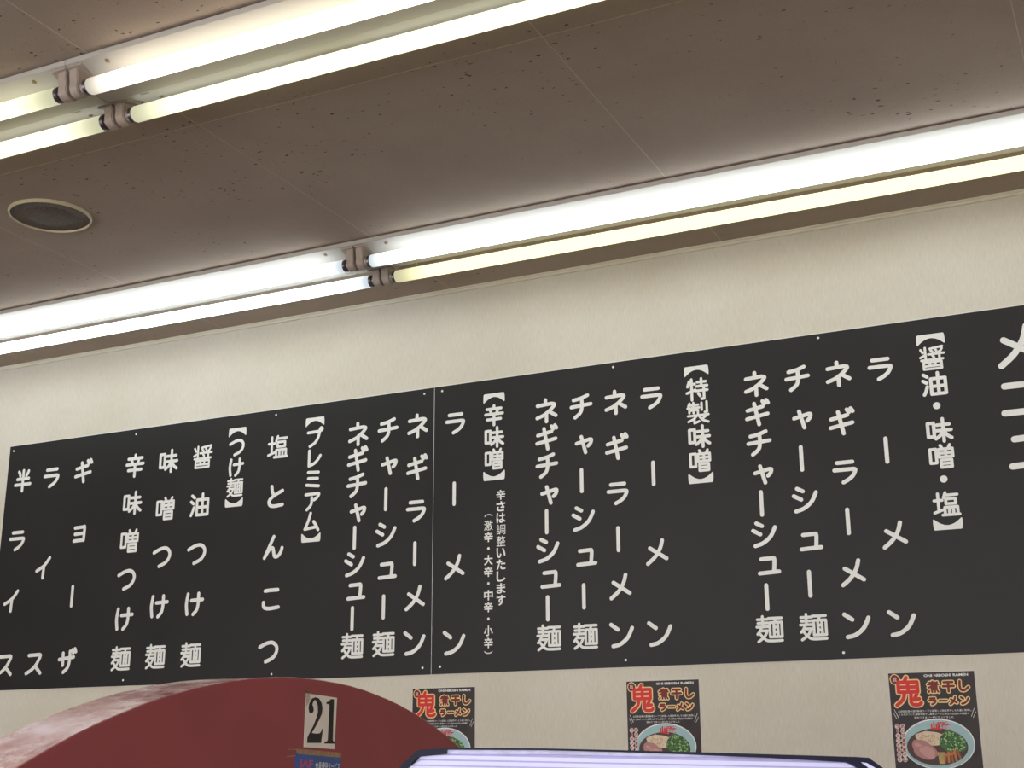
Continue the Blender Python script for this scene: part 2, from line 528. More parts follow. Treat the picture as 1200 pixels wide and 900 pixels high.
BOX = lambda a, b, c, d: [(a, b), (c, b), (c, d), (a, d), (a, b)]
KUCHI = BOX(6, 18, 30, 76)
G = {
 'ラ': [[(22, 16), (80, 16)], [(10, 44), (80, 44)], sm((80, 44), (89, 48), (80, 68), (64, 82), (42, 93))],
 'ー': [[(50, 4), (50, 96)]],
 'メ': [sm((74, 6), (64, 38), (42, 70), (12, 95)), [(22, 34), (90, 78)]],
 'ン': [[(8, 10), (36, 30)], sm((15, 93), (45, 86), (76, 62), (95, 26))],
 'ネ': [[(48, 4), (48, 22)], [(12, 26), (74, 22)], sm((74, 22), (88, 28), (68, 50), (40, 68), (10, 78)), [(52, 60), (52, 96)], [(64, 54), (94, 74)]],
 'ギ': [[(12, 36), (74, 25)], [(8, 70), (92, 56)], [(40, 10), (56, 96)], [(74, 3), (81, 15)], [(89, 0), (96, 12)]],
 'チ': [sm((80, 6), (50, 16), (18, 21)), [(8, 50), (94, 44)], sm((54, 18), (55, 50), (48, 76), (24, 95))],
 'ャ': [[(16, 50), (80, 36)], sm((80, 36), (90, 38), (86, 54), (74, 66)), [(40, 20), (60, 96)]],
 'シ': [[(22, 6), (44, 18)], [(8, 34), (36, 50)], sm((14, 94), (46, 84), (76, 60), (94, 26))],
 'ュ': [[(22, 22), (72, 20)], sm((72, 20), (80, 26), (76, 80)), [(12, 84), (98, 80)]],
 'イ': [sm((84, 8), (56, 40), (14, 62)), [(54, 42), (52, 94)]],
 'ス': [[(16, 16), (74, 14)], sm((74, 14), (82, 20), (64, 52), (40, 76), (8, 92)), [(56, 62), (88, 92)]],
 'ョ': [[(22, 20), (78, 18)], sm((78, 18), (84, 22), (82, 86)), [(24, 52), (80, 50)], [(20, 86), (80, 84)]],
 'ザ': [[(6, 42), (86, 34)], [(26, 16), (28, 66)], sm((64, 10), (64, 50), (56, 78), (34, 96)), [(76, 4), (82, 16)], [(90, 0), (96, 12)]],
 'プ': [[(10, 22), (72, 20)], sm((72, 20), (80, 26), (70, 58), (52, 80), (24, 95)), sm((90, 2), (97, 9), (90, 16), (83, 9), (90, 2))],
 'レ': [[(22, 8), (22, 88)], sm((22, 88), (52, 78), (74, 60), (90, 38))],
 'ミ': [[(20, 12), (82, 16)], [(22, 44), (78, 48)], [(12, 78), (86, 88)]],
 'ア': [[(10, 16), (82, 14)], sm((82, 14), (90, 18), (80, 34), (62, 46)), sm((48, 34), (46, 64), (36, 80), (20, 94))],
 'ム': [sm((44, 6), (32, 44), (12, 86)), [(12, 86), (80, 78)], sm((64, 50), (80, 72), (92, 94))],
 'つ': [sm((6, 30), (40, 16), (70, 14), (90, 30), (90, 54), (72, 76), (38, 90))],
 'け': [sm((18, 8), (12, 50), (18, 92)), [(38, 36), (96, 34)], sm((74, 8), (74, 50), (68, 76), (50, 94))],
 'と': [sm((30, 6), (34, 30), (42, 44)), sm((86, 28), (44, 46), (20, 66), (24, 86), (48, 92), (88, 88))],
 'ん': [[(52, 6), (8, 94)], sm((10, 90), (32, 60), (48, 54), (54, 70), (60, 90), (76, 90), (90, 74), (96, 56))],
 'こ': [sm((20, 16), (50, 14), (84, 14)), sm((14, 64), (18, 84), (44, 90), (90, 86))],
 '半': [sm((22, 8), (28, 16), (32, 28)), sm((80, 8), (76, 18), (68, 28)), [(16, 42), (84, 42)], [(5, 68), (95, 68)], [(50, 4), (50, 97)]],
 '辛': [[(50, 3), (50, 18)], [(12, 18), (88, 18)], [(30, 26), (36, 40)], [(70, 26), (64, 40)], [(4, 44), (96, 44)], [(14, 70), (86, 70)], [(50, 44), (50, 98)]],
 '味': [KUCHI, [(42, 28), (92, 28)], [(37, 52), (98, 52)], [(67, 3), (67, 98)], sm((65, 54), (54, 72), (36, 86)), sm((69, 54), (82, 74), (98, 86))],
 '噌': [KUCHI, [(48, 4), (54, 16)], [(86, 4), (80, 16)], BOX(41, 20, 95, 53), [(68, 20), (68, 53)], [(41, 37), (95, 37)], BOX(47, 66, 89, 96), [(47, 81), (89, 81)]],
 '塩': [[(4, 34), (36, 34)], [(20, 6), (20, 78)], [(3, 84), (36, 74)], [(50, 4), (42, 24)], [(48, 14), (96, 14)], BOX(50, 30, 88, 50),
       [(44, 64), (94, 64)], [(44, 64), (44, 92)], [(61, 64), (61, 92)], [(77, 64), (77, 92)], [(94, 64), (94, 92)], [(34, 95), (100, 95)]],
 '醤': [[(24, 3), (24, 50)], [(6, 10), (14, 24)], [(3, 44), (24, 34)], [(44, 9), (94, 3)], [(46, 15), (54, 24)], [(66, 14), (70, 22)], [(92, 12), (84, 24)],
       [(36, 33), (99, 33)], [(80, 25), (80, 52)], [(52, 38), (58, 47)], [(6, 57), (94, 57)], BOX(14, 67, 86, 97), [(39, 57), (39, 78)], [(61, 57), (61, 78)], [(14, 84), (86, 84)]],
 '油': [[(8, 8), (22, 18)], [(4, 34), (18, 44)], sm((20, 60), (14, 78), (6, 94)), BOX(36, 28, 94, 94), [(65, 4), (65, 94)], [(36, 61), (94, 61)]],
 '麺': [[(5, 13), (46, 13)], [(25, 2), (25, 42)], [(7, 27), (44, 27)], [(2, 41), (48, 41)], sm((20, 42), (14, 56), (4, 68)), [(18, 56), (42, 56)],
       sm((42, 56), (30, 78), (6, 96)), sm((14, 68), (28, 84), (46, 94), (98, 94)), [(48, 10), (98, 10)], [(75, 10), (72, 25)], BOX(52, 26, 98, 80),
       [(68, 26), (68, 80)], [(83, 26), (83, 80)], [(68, 44), (83, 44)], [(68, 62), (83, 62)]],
 '特': [[(14, 10), (6, 34)], [(10, 24), (40, 24)], [(25, 2), (25, 98)], [(2, 64), (42, 52)], [(52, 17), (92, 17)], [(71, 2), (71, 36)], [(46, 36), (98, 36)],
       [(46, 57), (98, 57)], [(82, 44), (82, 96), (70, 96)], [(56, 70), (64, 82)]],
 '製': [[(12, 4), (6, 16)], [(8, 13), (52, 13)], [(2, 26), (56, 26)], [(30, 2), (30, 50)], [(10, 37), (10, 48)], [(10, 37), (50, 37), (50, 47)], [(68, 6), (68, 38)], [(92, 2), (92, 50), (82, 50)],
       [(3, 62), (98, 62)], [(50, 54), (50, 62)], sm((44, 64), (28, 78), (4, 88)), [(32, 76), (32, 97), (54, 90)], sm((54, 64), (70, 84), (97, 96)), [(86, 68), (72, 78)]],
 '・': [[(50, 50), (50.5, 50)]],
}
KANJI = set('半辛味噌塩醤油麺特製')
STROKE_R = {'麺': 0.047, '醤': 0.044, '味': 0.060, '辛': 0.064, '半': 0.066, '油': 0.060, '噌': 0.052, '塩': 0.051, '製': 0.048}


def catmull(p, n=5):
    out = []
    q = [p[0]] + list(p) + [p[-1]]
    for i in range(1, len(q) - 2):
        for k in range(n):
            t = k / n
            o = []
            for d in (0, 1):
                a, b, c_, e = q[i - 1][d], q[i][d], q[i + 1][d], q[i + 2][d]
                o.append(0.5 * ((2 * b) + (c_ - a) * t + (2 * a - 5 * b + 4 * c_ - e) * t * t + (3 * b - a - 3 * c_ + e) * t ** 3))
            out.append(tuple(o))
    out.append(tuple(p[-1]))
    return out


class Strokes:
    def __init__(s, y):
        s.mb = MB()
        s.y = y
        s.k = 0

    def capsule(s, a, b, r):
        n = 7
        dx, dz = b[0] - a[0], b[1] - a[1]
        an = math.atan2(dz, dx)
        h = s.y - 0.0000045 * (s.k % 90)
        s.k += 1
        pts = []
        for k in range(n):
            t = an + math.pi / 2 + math.pi * k / (n - 1)
            pts.append((a[0] + r * math.cos(t), h, a[1] + r * math.sin(t)))
        for k in range(n):
            t = an - math.pi / 2 + math.pi * k / (n - 1)
            pts.append((b[0] + r * math.cos(t), h, b[1] + r * math.sin(t)))
        s.mb.add(pts, [tuple(range(2 * n))])

    def glyph(s, ch, cx, cz, cell, wscale=1.0):
        if ch in '【】':
            hw = cell * 0.5
            sg = 1 if ch == '【' else -1
            top = [(-1, -0.02), (-0.97, 0.13), (-0.9, 0.17), (0.9, 0.17), (0.97, 0.13), (1, -0.02), (1, -0.2), (0.94, -0.23)]
            arc = [(0.9 - 1.8 * t, -0.23 + 0.24 * math.sin(math.pi * t) ** 0.8) for t in [k / 14 for k in range(1, 14)]]
            pts = top + arc + [(-0.94, -0.23), (-1, -0.2)]
            L = [(cx + p[0] * hw, s.y, cz + sg * p[1] * cell) for p in pts]
            # quads between outer edge and arc for a clean concave shape
            s.mb.add(L, [tuple(range(len(L)))])
            return
        r = cell * (STROKE_R.get(ch, 0.054) if ch in KANJI else 0.069) * wscale
        if ch == '・':
            r = cell * 0.135
        e = cell * 0.055
        for st in G[ch]:
            if isinstance(st, tuple):
                p = catmull(st[1])
            else:
                p = st
            q = [(cx - cell / 2 + e + (cell - 2 * e) * a / 100, cz + cell / 2 - e - (cell - 2 * e) * b / 100) for a, b in p]
            for i in range(len(q) - 1):
                s.capsule(q[i], q[i + 1], r)


HG = {
 '鬼': [[(46, 2), (38, 16)], BOX(14, 18, 86, 52), [(50, 18), (50, 52)], [(14, 35), (86, 35)], sm((36, 54), (28, 78), (4, 97)), [(60, 54), (58, 88)], sm((58, 88), (66, 96), (88, 96), (96, 90)),
       [(82, 60), (70, 78)], [(70, 80), (90, 76)]],
 '煮': [[(18, 12), (74, 12)], [(46, 2), (46, 28)], [(4, 28), (96, 28)], sm((86, 8), (56, 38), (8, 58)), BOX(34, 44, 80, 76), [(34, 60), (80, 60)], [(12, 88), (8, 98)], [(36, 88), (38, 98)],
       [(62, 88), (64, 98)], [(86, 88), (92, 98)]],
 '干': [[(12, 10), (88, 10)], [(3, 48), (97, 48)], [(50, 10), (50, 98)]],
 'し': [sm((22, 4), (20, 60), (32, 88), (62, 88), (92, 62))],
}


def heavy(mb, ch, cx, cy, wd, ht, r, h, hz=None):
    """thick round-ended strokes in local poster millimetres"""
    k = 0
    for st in (HG.get(ch) or G[ch]):
        p = catmull(st[1], 3) if isinstance(st, tuple) else st
        q = [(cx - wd / 2 + wd * a / 100, cy - ht / 2 + ht * b_ / 100) for a, b_ in p]
        for i in range(len(q) - 1):
            (ax, ay), (bx, by) = q[i], q[i + 1]
            an = math.atan2(by - ay, bx - ax)
            pts = [(ax + r * math.cos(an + math.pi / 2 + math.pi * j / 5), ay + r * math.sin(an + math.pi / 2 + math.pi * j / 5)) for j in range(6)]
            pts += [(bx + r * math.cos(an - math.pi / 2 + math.pi * j / 5), by + r * math.sin(an - math.pi / 2 + math.pi * j / 5)) for j in range(6)]
            mb.add([(x_ / 1000, -(h + k * 1e-6), -y_ / 1000) for x_, y_ in pts], [tuple(range(12))])
            k += 1




def text_mesh(s, offset=0.0, spacing=1.0, line=1.0, shear=0.0):
    cu = bpy.data.curves.new('text', 'FONT')
    cu.body = s
    cu.size = 1.0
    cu.offset = offset
    cu.align_x = 'CENTER'
    cu.space_character = spacing
    cu.space_line = line
    cu.shear = shear
    cu.resolution_u = 3
    cu.fill_mode = 'FRONT'
    ob = bpy.data.objects.new('text', cu)
    C.objects.link(ob)
    bpy.context.view_layer.update()
    me = bpy.data.meshes.new_from_object(ob.evaluated_get(bpy.context.evaluated_depsgraph_get()))
    bpy.data.objects.remove(ob)
    vs_ = [tuple(v.co) for v in me.vertices]
    fs = [tuple(p.vertices) for p in me.polygons]
    bpy.data.meshes.remove(me)
    xs = [v[0] for v in vs_] or [0]
    ys = [v[1] for v in vs_] or [0]
    return vs_, fs, (min(xs), max(xs), min(ys), max(ys))


def put_text(mb, s, cx, cy, wd, ht, O, U, V, N, h, offset=0.0, grow=0.0, **kw):
    """text fitted to a wd x ht box centred at (cx, cy) of a plane; grow widens it for an outline"""
    vs0, fs0, bb = text_mesh(s, offset, **kw)
    sx = wd / (bb[1] - bb[0]); sy = ht / (bb[3] - bb[2])
    mx, my = (bb[0] + bb[1]) / 2, (bb[2] + bb[3]) / 2
    if grow:
        vs0, fs0, _ = text_mesh(s, offset + grow, **kw)
    O, U, V, N = map(Vector, (O, U, V, N))
    mb.add([O + U * (cx + (v[0] - mx) * sx) + V * (cy + (v[1] - my) * sy) + N * h for v in vs0], fs0)


# ------------------------------------------------------------------ menu boards
BT = 0.004
BY = WALL_Y - BT
BOARDS = [(-3.817, -1.9945, 'black menu board panel listing dipping noodles, rice and dumplings, left of the seam'),
          (-1.9943, -0.171, 'black menu board panel with the large menu title, right of the seam')]
SCREWS = [(-3.797, 2.392), (-3.21, 2.392), (-2.605, 2.392), (-2.031, 2.394), (-1.966, 2.395), (-1.383, 2.396), (-0.766, 2.398), (-3.186, 1.532),
          (-2.577, 1.533), (-2.024, 1.534), (-1.964, 1.535), (-1.368, 1.533), (-0.758, 1.53), (-3.797, 1.532), (-0.191, 2.396), (-0.191, 1.532)]
COLS = [
 ('半ライス', -3.735, [2.273, 2.051, 1.829, 1.603], 'k'),
 ('ライス', -3.595, [2.273, 1.940, 1.603], 'k'),
 ('ギョーザ', -3.444, [2.279, 2.052, 1.830, 1.605], 'k'),
 ('辛味噌つけ麺', -3.204, (2.277, 1.605), 'k'),
 ('味噌つけ麺', -3.055, (2.278, 1.606), 'k'),
 ('醤油つけ麺', -2.906, (2.278, 1.606), 'k'),
 ('【つけ麺】', -2.762, [2.352, 2.296, 2.227, 2.157, 2.103], 'h'),
 ('塩とんこつ', -2.593, (2.280, 1.604), 'k'),
 ('【プレミアム】', -2.446, [2.352, 2.296, 2.225, 2.155, 2.083, 2.014, 1.960], 'h'),
 ('ネギチャーシュー麺', -2.277, (2.289, 1.609), 'k'),
 ('チャーシュー麺', -2.164, (2.290, 1.611), 'k'),
 ('ネギラーメン', -2.055, (2.291, 1.610), 'k'),
 ('ラーメン', -1.918, (2.286, 1.605), 'k'),
 ('【辛味噌】', -1.782, [2.352, 2.294, 2.224, 2.155, 2.101], 'h'),
 ('ネギチャーシュー麺', -1.605, (2.287, 1.605), 'k'),
 ('チャーシュー麺', -1.490, (2.287, 1.605), 'k'),
 ('ネギラーメン', -1.379, (2.286, 1.604), 'k'),
 ('ラーメン', -1.265, (2.288, 1.603), 'k'),
 ('【特製味噌】', -1.125, [2.352, 2.294, 2.224, 2.154, 2.083, 2.030], 'h'),
 ('ネギチャーシュー麺', -0.952, (2.288, 1.600), 'k'),
 ('チャーシュー麺', -0.833, (2.289, 1.600), 'k'),
 ('ネギラーメン', -0.719, (2.287, 1.600), 'k'),
 ('ラーメン', -0.603, (2.288, 1.600), 'k'),
 ('【醤油・味噌・塩】', -0.465, [2.353, 2.298, 2.226, 2.165, 2.098, 2.027, 1.966, 1.900, 1.845], 'h'),
 ('メニュー', -0.249, [2.303, 2.160, 2.021, 1.880], 't'),
]
boards = []
for x0, x1, lab in BOARDS:
    b = thing('menu_board', lab, 'menu board', ((x0 + x1) / 2, WALL_Y, 1.5125), 'menu board panels')
    b['group'] = 'menu board panels'
    m = MB(); m.box((x0, BY + 0.0006, 1.5125), (x1, WALL_Y - 0.0002, 2.4125))
    o = obj('core_sheet', m, letm, b, label='white core showing as a hairline at the board edges')
    o.matrix_parent_inverse = Matrix.Translation(-Vector(b.location))
    m = MB(); m.box((x0 + 0.0008, BY, 1.5133), (x1 - 0.0008, BY + 0.0008, 2.4105))
    o = obj('panel', m, boardm, b)
    o.matrix_parent_inverse = Matrix.Translation(-Vector(b.location))
    boards.append(b)


def onboard(name, me, b, **kw):
    o = link(name, me, b, **kw)
    o.matrix_parent_inverse = Matrix.Translation(-Vector(b.location))
    return o


for x, z in SCREWS:
    b = boards[0] if x < -1.994 else boards[1]
    m = MB(); m.lathe((x, BY + 0.0005, z), (0, -1, 0), [(0, 0.0036), (0.0012, 0.0036), (0.0022, 0.0022)], 12)
    onboard('screw', m.mesh('screw', screwm, 40), b)
for text, x, zz, kind in COLS:
    b = boards[0] if x < -1.994 else boards[1]
    n = len(text)
    if isinstance(zz, tuple):
        zz = [zz[0] + (zz[1] - zz[0]) * i / (n - 1) for i in range(n)]
    grow = 1.0 + 0.15 * min(1.0, max(0.0, (-0.95 - x) / 2.6))
    for i, ch in enumerate(text):
        st = Strokes(BY - 0.0006)
        if kind == 't':
            if ch == 'ニ':
                st.capsule((x - 0.042, zz[i] + 0.036), (x + 0.042, zz[i] + 0.036), 0.0085)
                st.capsule((x - 0.048, zz[i] - 0.036), (x + 0.048, zz[i] - 0.036), 0.0085)
            else:
                st.glyph(ch, x, zz[i], 0.128, 0.95)
        elif kind == 'h':
            st.glyph(ch, x, zz[i], 0.074 if ch in '【】' else 0.072, 1.05)
        else:
            cell, cx = 0.080 * grow, x
            if ch in 'ャュョ':
                cell, cx = 0.070 * grow, x + 0.006
            elif ch == 'ー':
                cell, cx = 0.078 * (1 + (grow - 1) * 0.4), x - 0.002
            st.glyph(ch, cx, zz[i], cell, 0.080 * grow / cell)
        onboard('letter', st.mb.mesh('letter', letm), b)
# two narrow columns of fine print under the hot miso heading
b = boards[1]
for s, x, z0, z1, wd in (('辛さは調整いたします', -1.759, 2.041, 1.722, 0.030), ('︵激辛・大辛・中辛・小辛︶', -1.801, 1.977, 1.575, 0.030)):
    m = MB()
    chars = list(s)
    zl = [z0 + (z1 - z0) * i / (len(chars) - 1) for i in range(len(chars))]
    if s[0] == '︵':
        zl = [1.980] + [1.950 + (1.599 - 1.950) * i / 10 for i in range(11)] + [1.572]
    for ch, z in zip(chars, zl):
        if ch in '︵︶':
            sg = 1 if ch == '︵' else -1
            outer = [(0.014 * math.cos(a), sg * (0.008 * math.sin(a) - 0.003)) for a in [math.pi * k / 10 for k in range(11)]]
            inner = [(0.0115 * math.cos(a), sg * (0.005 * math.sin(a) - 0.003)) for a in [math.pi * k / 10 for k in range(10, -1, -1)]]
            for k in range(10):
                a_, b_ = outer[k], outer[k + 1]
                c_, d_ = inner[9 - k], inner[10 - k]
                m.add([(x + p[0], BY - 0.0006, z + p[1]) for p in (a_, b_, c_, d_)], [(0, 1, 2, 3)])
        elif ch == '・':
            m.add([(x + 0.0042 * math.cos(a), BY - 0.0006, z + 0.0042 * math.sin(a)) for a in [2 * math.pi * k / 12 for k in range(12)]], [tuple(range(12))])
        else:
            put_text(m, ch, x, z, wd, 0.031, (0, BY, 0), (1, 0, 0), (0, 0, 1), (0, -1, 0), 0.0006, offset=(0.004 if ch in '激調整' else 0.026))
    lab = 'small white lettering reading 辛さは調整いたします' if s[0] == '辛' else 'small white lettering reading （激辛・大辛・中辛・小辛）'
    onboard('lettering', m.mesh('lettering', letm), b, label=lab, kind='stuff')

# ------------------------------------------------------------------ laminated posters, printed flat
PW, PH = 0.215, 0.297
PM = {}


def pm(name, r, g, b, rough=0.22):
    if name not in PM:
        PM[name] = varied('print_' + name, srgb(r, g, b), rough, 0.05, 40, spec=0.14)
    return PM[name]


P_ORI = ((0, 0, 0), (1, 0, 0), (0, 0, 1), (0, -1, 0))     # local: u right, v up from the top left corner


def poly(mb, pts, h):
    mb.add([(p[0] / 1000, -h, -p[1] / 1000) for p in pts], [tuple(range(len(pts)))])


def ell(cx, cy, rx, ry, n=48, rot=0, wob=0, seed=0):
    rr = random.Random(seed)
    ph = [rr.uniform(0, 6.28) for _ in range(4)]
    out = []
    for k in range(n):
        a = 2 * math.pi * k / n
        f = 1 + wob * (math.sin(3 * a + ph[0]) + 0.6 * math.sin(5 * a + ph[1]) + 0.4 * math.sin(8 * a + ph[2]))
        x, y = rx * f * math.cos(a), ry * f * math.sin(a)
        out.append((cx + x * math.cos(rot) - y * math.sin(rot), cy + x * math.sin(rot) + y * math.cos(rot)))
    return out


def ptxt(mb, s, cx, cy, wd, ht, h, offset=0.0, grow=0.0, **kw):
    put_text(mb, s, cx / 1000, -cy / 1000, wd / 1000, ht / 1000, *P_ORI, h, offset=offset, grow=grow, **kw)


parts = []        # (name, mesh, label, sub-part list)
m = MB(); m.box((0, -0.0008, -PH), (PW, 0, 0)); parts.append(('sheet', m.mesh('sheet', pm('sheet_edge', 214, 208, 198)), None))
m = MB(); poly(m, [(1.6, 1.8), (213.2, 1.8), (213.2, 295.2), (1.6, 295.2)], 0.0010)
dk = Mat('print_dark', srgb(56, 44, 42), 0.25, spec=0.14)
dk.col(dk.ramp(dk.noise(dk.coords(), 16, 5), [(0.35, srgb(40, 32, 31)), (0.7, srgb(58, 46, 42))]))
parts.append(('printed_ground', m.mesh('printed_ground', dk), 'near-black brown printed background'))
# title characters, cream outline below, colour above
cream, red, dred, wht = pm('cream', 236, 206, 140), pm('red', 214, 44, 40), pm('dark_red', 120, 28, 24), pm('white', 232, 230, 226)
m = MB()
HEAVY = [('鬼', 48, 48, 66, 72, 4.6), ('煮', 111, 38, 28, 27, 2.5), ('干', 148, 38, 28, 26, 3.0), ('し', 184, 38, 28, 26, 3.0),
         ('ラ', 106, 73, 20, 19, 2.6), ('ー', 132, 73, 20, 19, 2.6), ('メ', 157, 73, 20, 19, 2.6), ('ン', 184, 73, 20, 19, 2.6)]
HG['ー'] = [[(4, 50), (96, 50)]]
for ch, cx, cy, wd, ht, r in HEAVY:
    heavy(m, ch, cx, cy, wd, ht, r + (3.0 if ch == '鬼' else 2.6), 0.0013)
poly(m, ell(17, 17, 13.0, 13.5, 20, 0, 0.03, 3), 0.0013)
parts.append(('title_outline', m.mesh('title_outline', cream), None))
m = MB(); heavy(m, *HEAVY[0], 0.0016)
parts.append(('title_lettering', m.mesh('title_lettering', red), 'large bright red character 鬼'))
m = MB()
for hv in HEAVY[1:]:
    heavy(m, *hv, 0.0016)
poly(m, ell(17, 17, 10.6, 11.2, 20, 0, 0.03, 3), 0.0016)
parts.append(('title_lettering', m.mesh('title_lettering', dred), 'dark red lettering reading 煮干しラーメン'))
m = MB()
ptxt(m, 'ONI NIBOSHI RAMEN', 144, 10.0, 108, 6.6, 0.0018, offset=0.03)
ptxt(m, '旨', 17, 17, 9, 11, 0.0018, offset=0.0)
ptxt(m, '山岡家自慢の濃厚豚骨スープと厳選した国産煮干しを大量に使用し、', 110, 97, 182, 5.2, 0.0014)
ptxt(m, 'とろみがついた濃厚な煮干し豚骨スープに特注の低加水中細麺で', 106, 105, 172, 5.2, 0.0014)
ptxt(m, '極めてうまい一杯に仕上げました', 106, 113, 96, 5.2, 0.0014)
for a in ([(9, 92), (10, 92), (20, 113), (18.5, 113)], [(7, 101), (8, 101), (15, 116), (14, 116)],
          [(205, 92), (206, 92), (197, 113), (196, 113)], [(208, 101), (209, 101), (201, 116), (200, 116)]):
    poly(m, a, 0.0013)
parts.append(('small_lettering', m.mesh('small_lettering', wht), 'small white printed lettering and stroke marks'))
# bowl picture
m = MB(); poly(m, ell(111, 178, 88, 61.5, 64), 0.0012); parts.append(('bowl_print', m.mesh('bowl_print', wht), 'white outer lip of the printed bowl'))
m = MB(); poly(m, ell(111, 178.5, 85.5, 59, 64), 0.0014); parts.append(('bowl_print', m.mesh('bowl_print', pm('teal', 158, 190, 192)), 'pale teal inside of the printed bowl'))
m = MB(); poly(m, ell(108, 185, 74, 45, 64), 0.0016); parts.append(('soup_print', m.mesh('soup_print', pm('soup', 70, 46, 36)), 'dark brown printed soup'))
m = MB()
poly(m, ell(94, 164, 36, 17, 40, 0.12, 0.05, 5), 0.0018)
rr = random.Random(3)
parts.append(('onion_print', m.mesh('onion_print', pm('onion', 214, 196, 164)), None))
m = MB()
for k in range(60):
    cx, cy = rr.gauss(92, 15), rr.gauss(164, 8)
    a = rr.uniform(0, 3.14); dx, dy = 3.2 * math.cos(a), 3.2 * math.sin(a)
    poly(m, [(cx - dx, cy - dy), (cx - dy * .3, cy + dx * .3), (cx + dx, cy + dy), (cx + dy * .3, cy - dx * .3)], 0.00185 + k * 1e-6)
parts.append(('onion_print', m.mesh('onion_print', pm('onion2', 196, 148, 122)), 'brownish diced onion in the print'))
m = MB(); poly(m, ell(146, 174, 33, 25, 40, 0.35, 0.06, 8), 0.0020); parts.append(('leek_print', m.mesh('leek_print', pm('green', 60, 104, 48)), 'green chopped leek in the print'))
m = MB(); m2 = MB()
for k in range(110):
    a, q = rr.uniform(0, 6.28), math.sqrt(rr.random())
    cx, cy = 146 + 31 * q * math.cos(a) - 4 * q * math.sin(a), 174 + 22 * q * math.sin(a) + 9 * q * math.cos(a)
    poly(m if k % 2 else m2, ell(cx, cy, rr.uniform(1.5, 3.2), rr.uniform(1.0, 2.2), 8, rr.uniform(0, 3)), 0.0021 + k * 1e-6)
parts.append(('leek_print', m.mesh('leek_print', pm('green2', 150, 186, 110)), 'light green leek rings in the print'))
parts.append(('leek_print', m2.mesh('leek_print', pm('green3', 34, 66, 34)), 'dark green leek shadows in the print'))
m = MB(); poly(m, ell(76, 192, 33, 21, 40, 0.55, 0.05, 12), 0.0022); parts.append(('meat_print', m.mesh('meat_print', pm('meat', 176, 122, 116)), 'pink roast pork slice in the print'))
m = MB(); poly(m, ell(84, 198, 20, 13, 30, 0.55, 0.07, 2), 0.0024)
poly(m, ell(62, 180, 9, 4, 20, 0.3, 0.07, 4), 0.0024)
parts.append(('meat_print', m.mesh('meat_print', pm('meat2', 196, 146, 138)), None))
m = MB(); m2 = MB()
for k, (x0, y0, x1, y1) in enumerate(((128, 200, 124, 222), (134, 197, 133, 224), (141, 194, 143, 224), (148, 193, 152, 221), (154, 192, 163, 216), (126, 206, 150, 200))):
    dx, dy = x1 - x0, y1 - y0
    L = math.hypot(dx, dy); nx, ny = -dy / L * 2.7, dx / L * 2.7
    poly(m if k % 2 else m2, [(x0 + nx, y0 + ny), (x1 + nx, y1 + ny), (x1 - nx, y1 - ny), (x0 - nx, y0 - ny)], 0.0024 + k * 1e-5)
parts.append(('bamboo_print', m.mesh('bamboo_print', pm('menma', 190, 116, 60)), 'orange brown bamboo shoots in the print'))
parts.append(('bamboo_print', m2.mesh('bamboo_print', pm('menma2', 158, 88, 42)), None))
m = MB()
for k in range(7):
    x0 = 108 + k * 2.6
    poly(m, [(x0, 198), (x0 + 1.5, 198), (x0 + 4 - k * .6, 226), (x0 + 2.4 - k * .6, 226)], 0.0023 + k * 1e-5)
parts.append(('noodle_print', m.mesh('noodle_print', pm('noodle', 212, 180, 110)), 'pale yellow noodles in the print'))
m = MB(); ptxt(m, '山岡家', 122, 134, 50, 21, 0.0026, offset=0.07)
parts.append(('emblem', m.mesh('emblem', red), 'red brushed emblem on the bowl rim'))
# side lettering, white edged
m = MB(); m2 = MB()
for s, cx in (('あの超濃厚煮干し', 27), ('ラーメンが再び!', 14)):
    for i, ch in enumerate(s):
        cy = 134 + i * 11.6
        wd, ht = (9.0, 9.6) if ch not in 'ー!' else ((2.4, 9) if ch == '!' else (1.8, 9))
        if ch == 'ー':
            poly(m2, [(cx - 1.3, cy - 5), (cx + 1.3, cy - 5), (cx + 1.3, cy + 5), (cx - 1.3, cy + 5)], 0.0028)
            poly(m, ell(cx, cy, 2.8, 6.2, 12), 0.0022)
            continue
        ptxt(m2, ch, cx, cy, wd, ht, 0.0028, offset=0.02)
        poly(m, ell(cx, cy, 6.2, 6.6, 12), 0.0022)
parts.append(('side_outline', m.mesh('side_outline', pm('pinkish', 226, 206, 196)), None))
parts.append(('side_lettering', m2.mesh('side_lettering', pm('dark_red2', 140, 34, 36)), 'vertical dark red lettering on white reading あの超濃厚煮干しラーメンが再び!'))
m = MB(); poly(m, [(176, 242), (208, 240), (208, 286), (176, 286)], 0.0028); poly(m, ell(28, 258, 14, 10, 20), 0.0028)
parts.append(('price_block', m.mesh('price_block', pm('brick', 178, 62, 54)), 'red printed blocks near the lower edge'))

for x, z, lab in ((-0.650, 1.4745, 'dark ramen poster at the far right, whole bowl picture showing'),
                  (-1.371, 1.4755, 'dark ramen poster in the middle, above the ribbed case'),
                  (-2.060, 1.4745, 'dark ramen poster partly hidden behind the red arched partition')):
    t = thing('ramen_poster', lab, 'poster', (x, WALL_Y - 0.0002, z), 'ramen posters under the menu board')
    for nme, me, pl in parts:
        link(nme, me, t, label=pl, kind=('stuff' if nme in ('small_lettering', 'onion_print', 'leek_print', 'noodle_print', 'title_lettering', 'side_lettering', 'side_outline') else None))

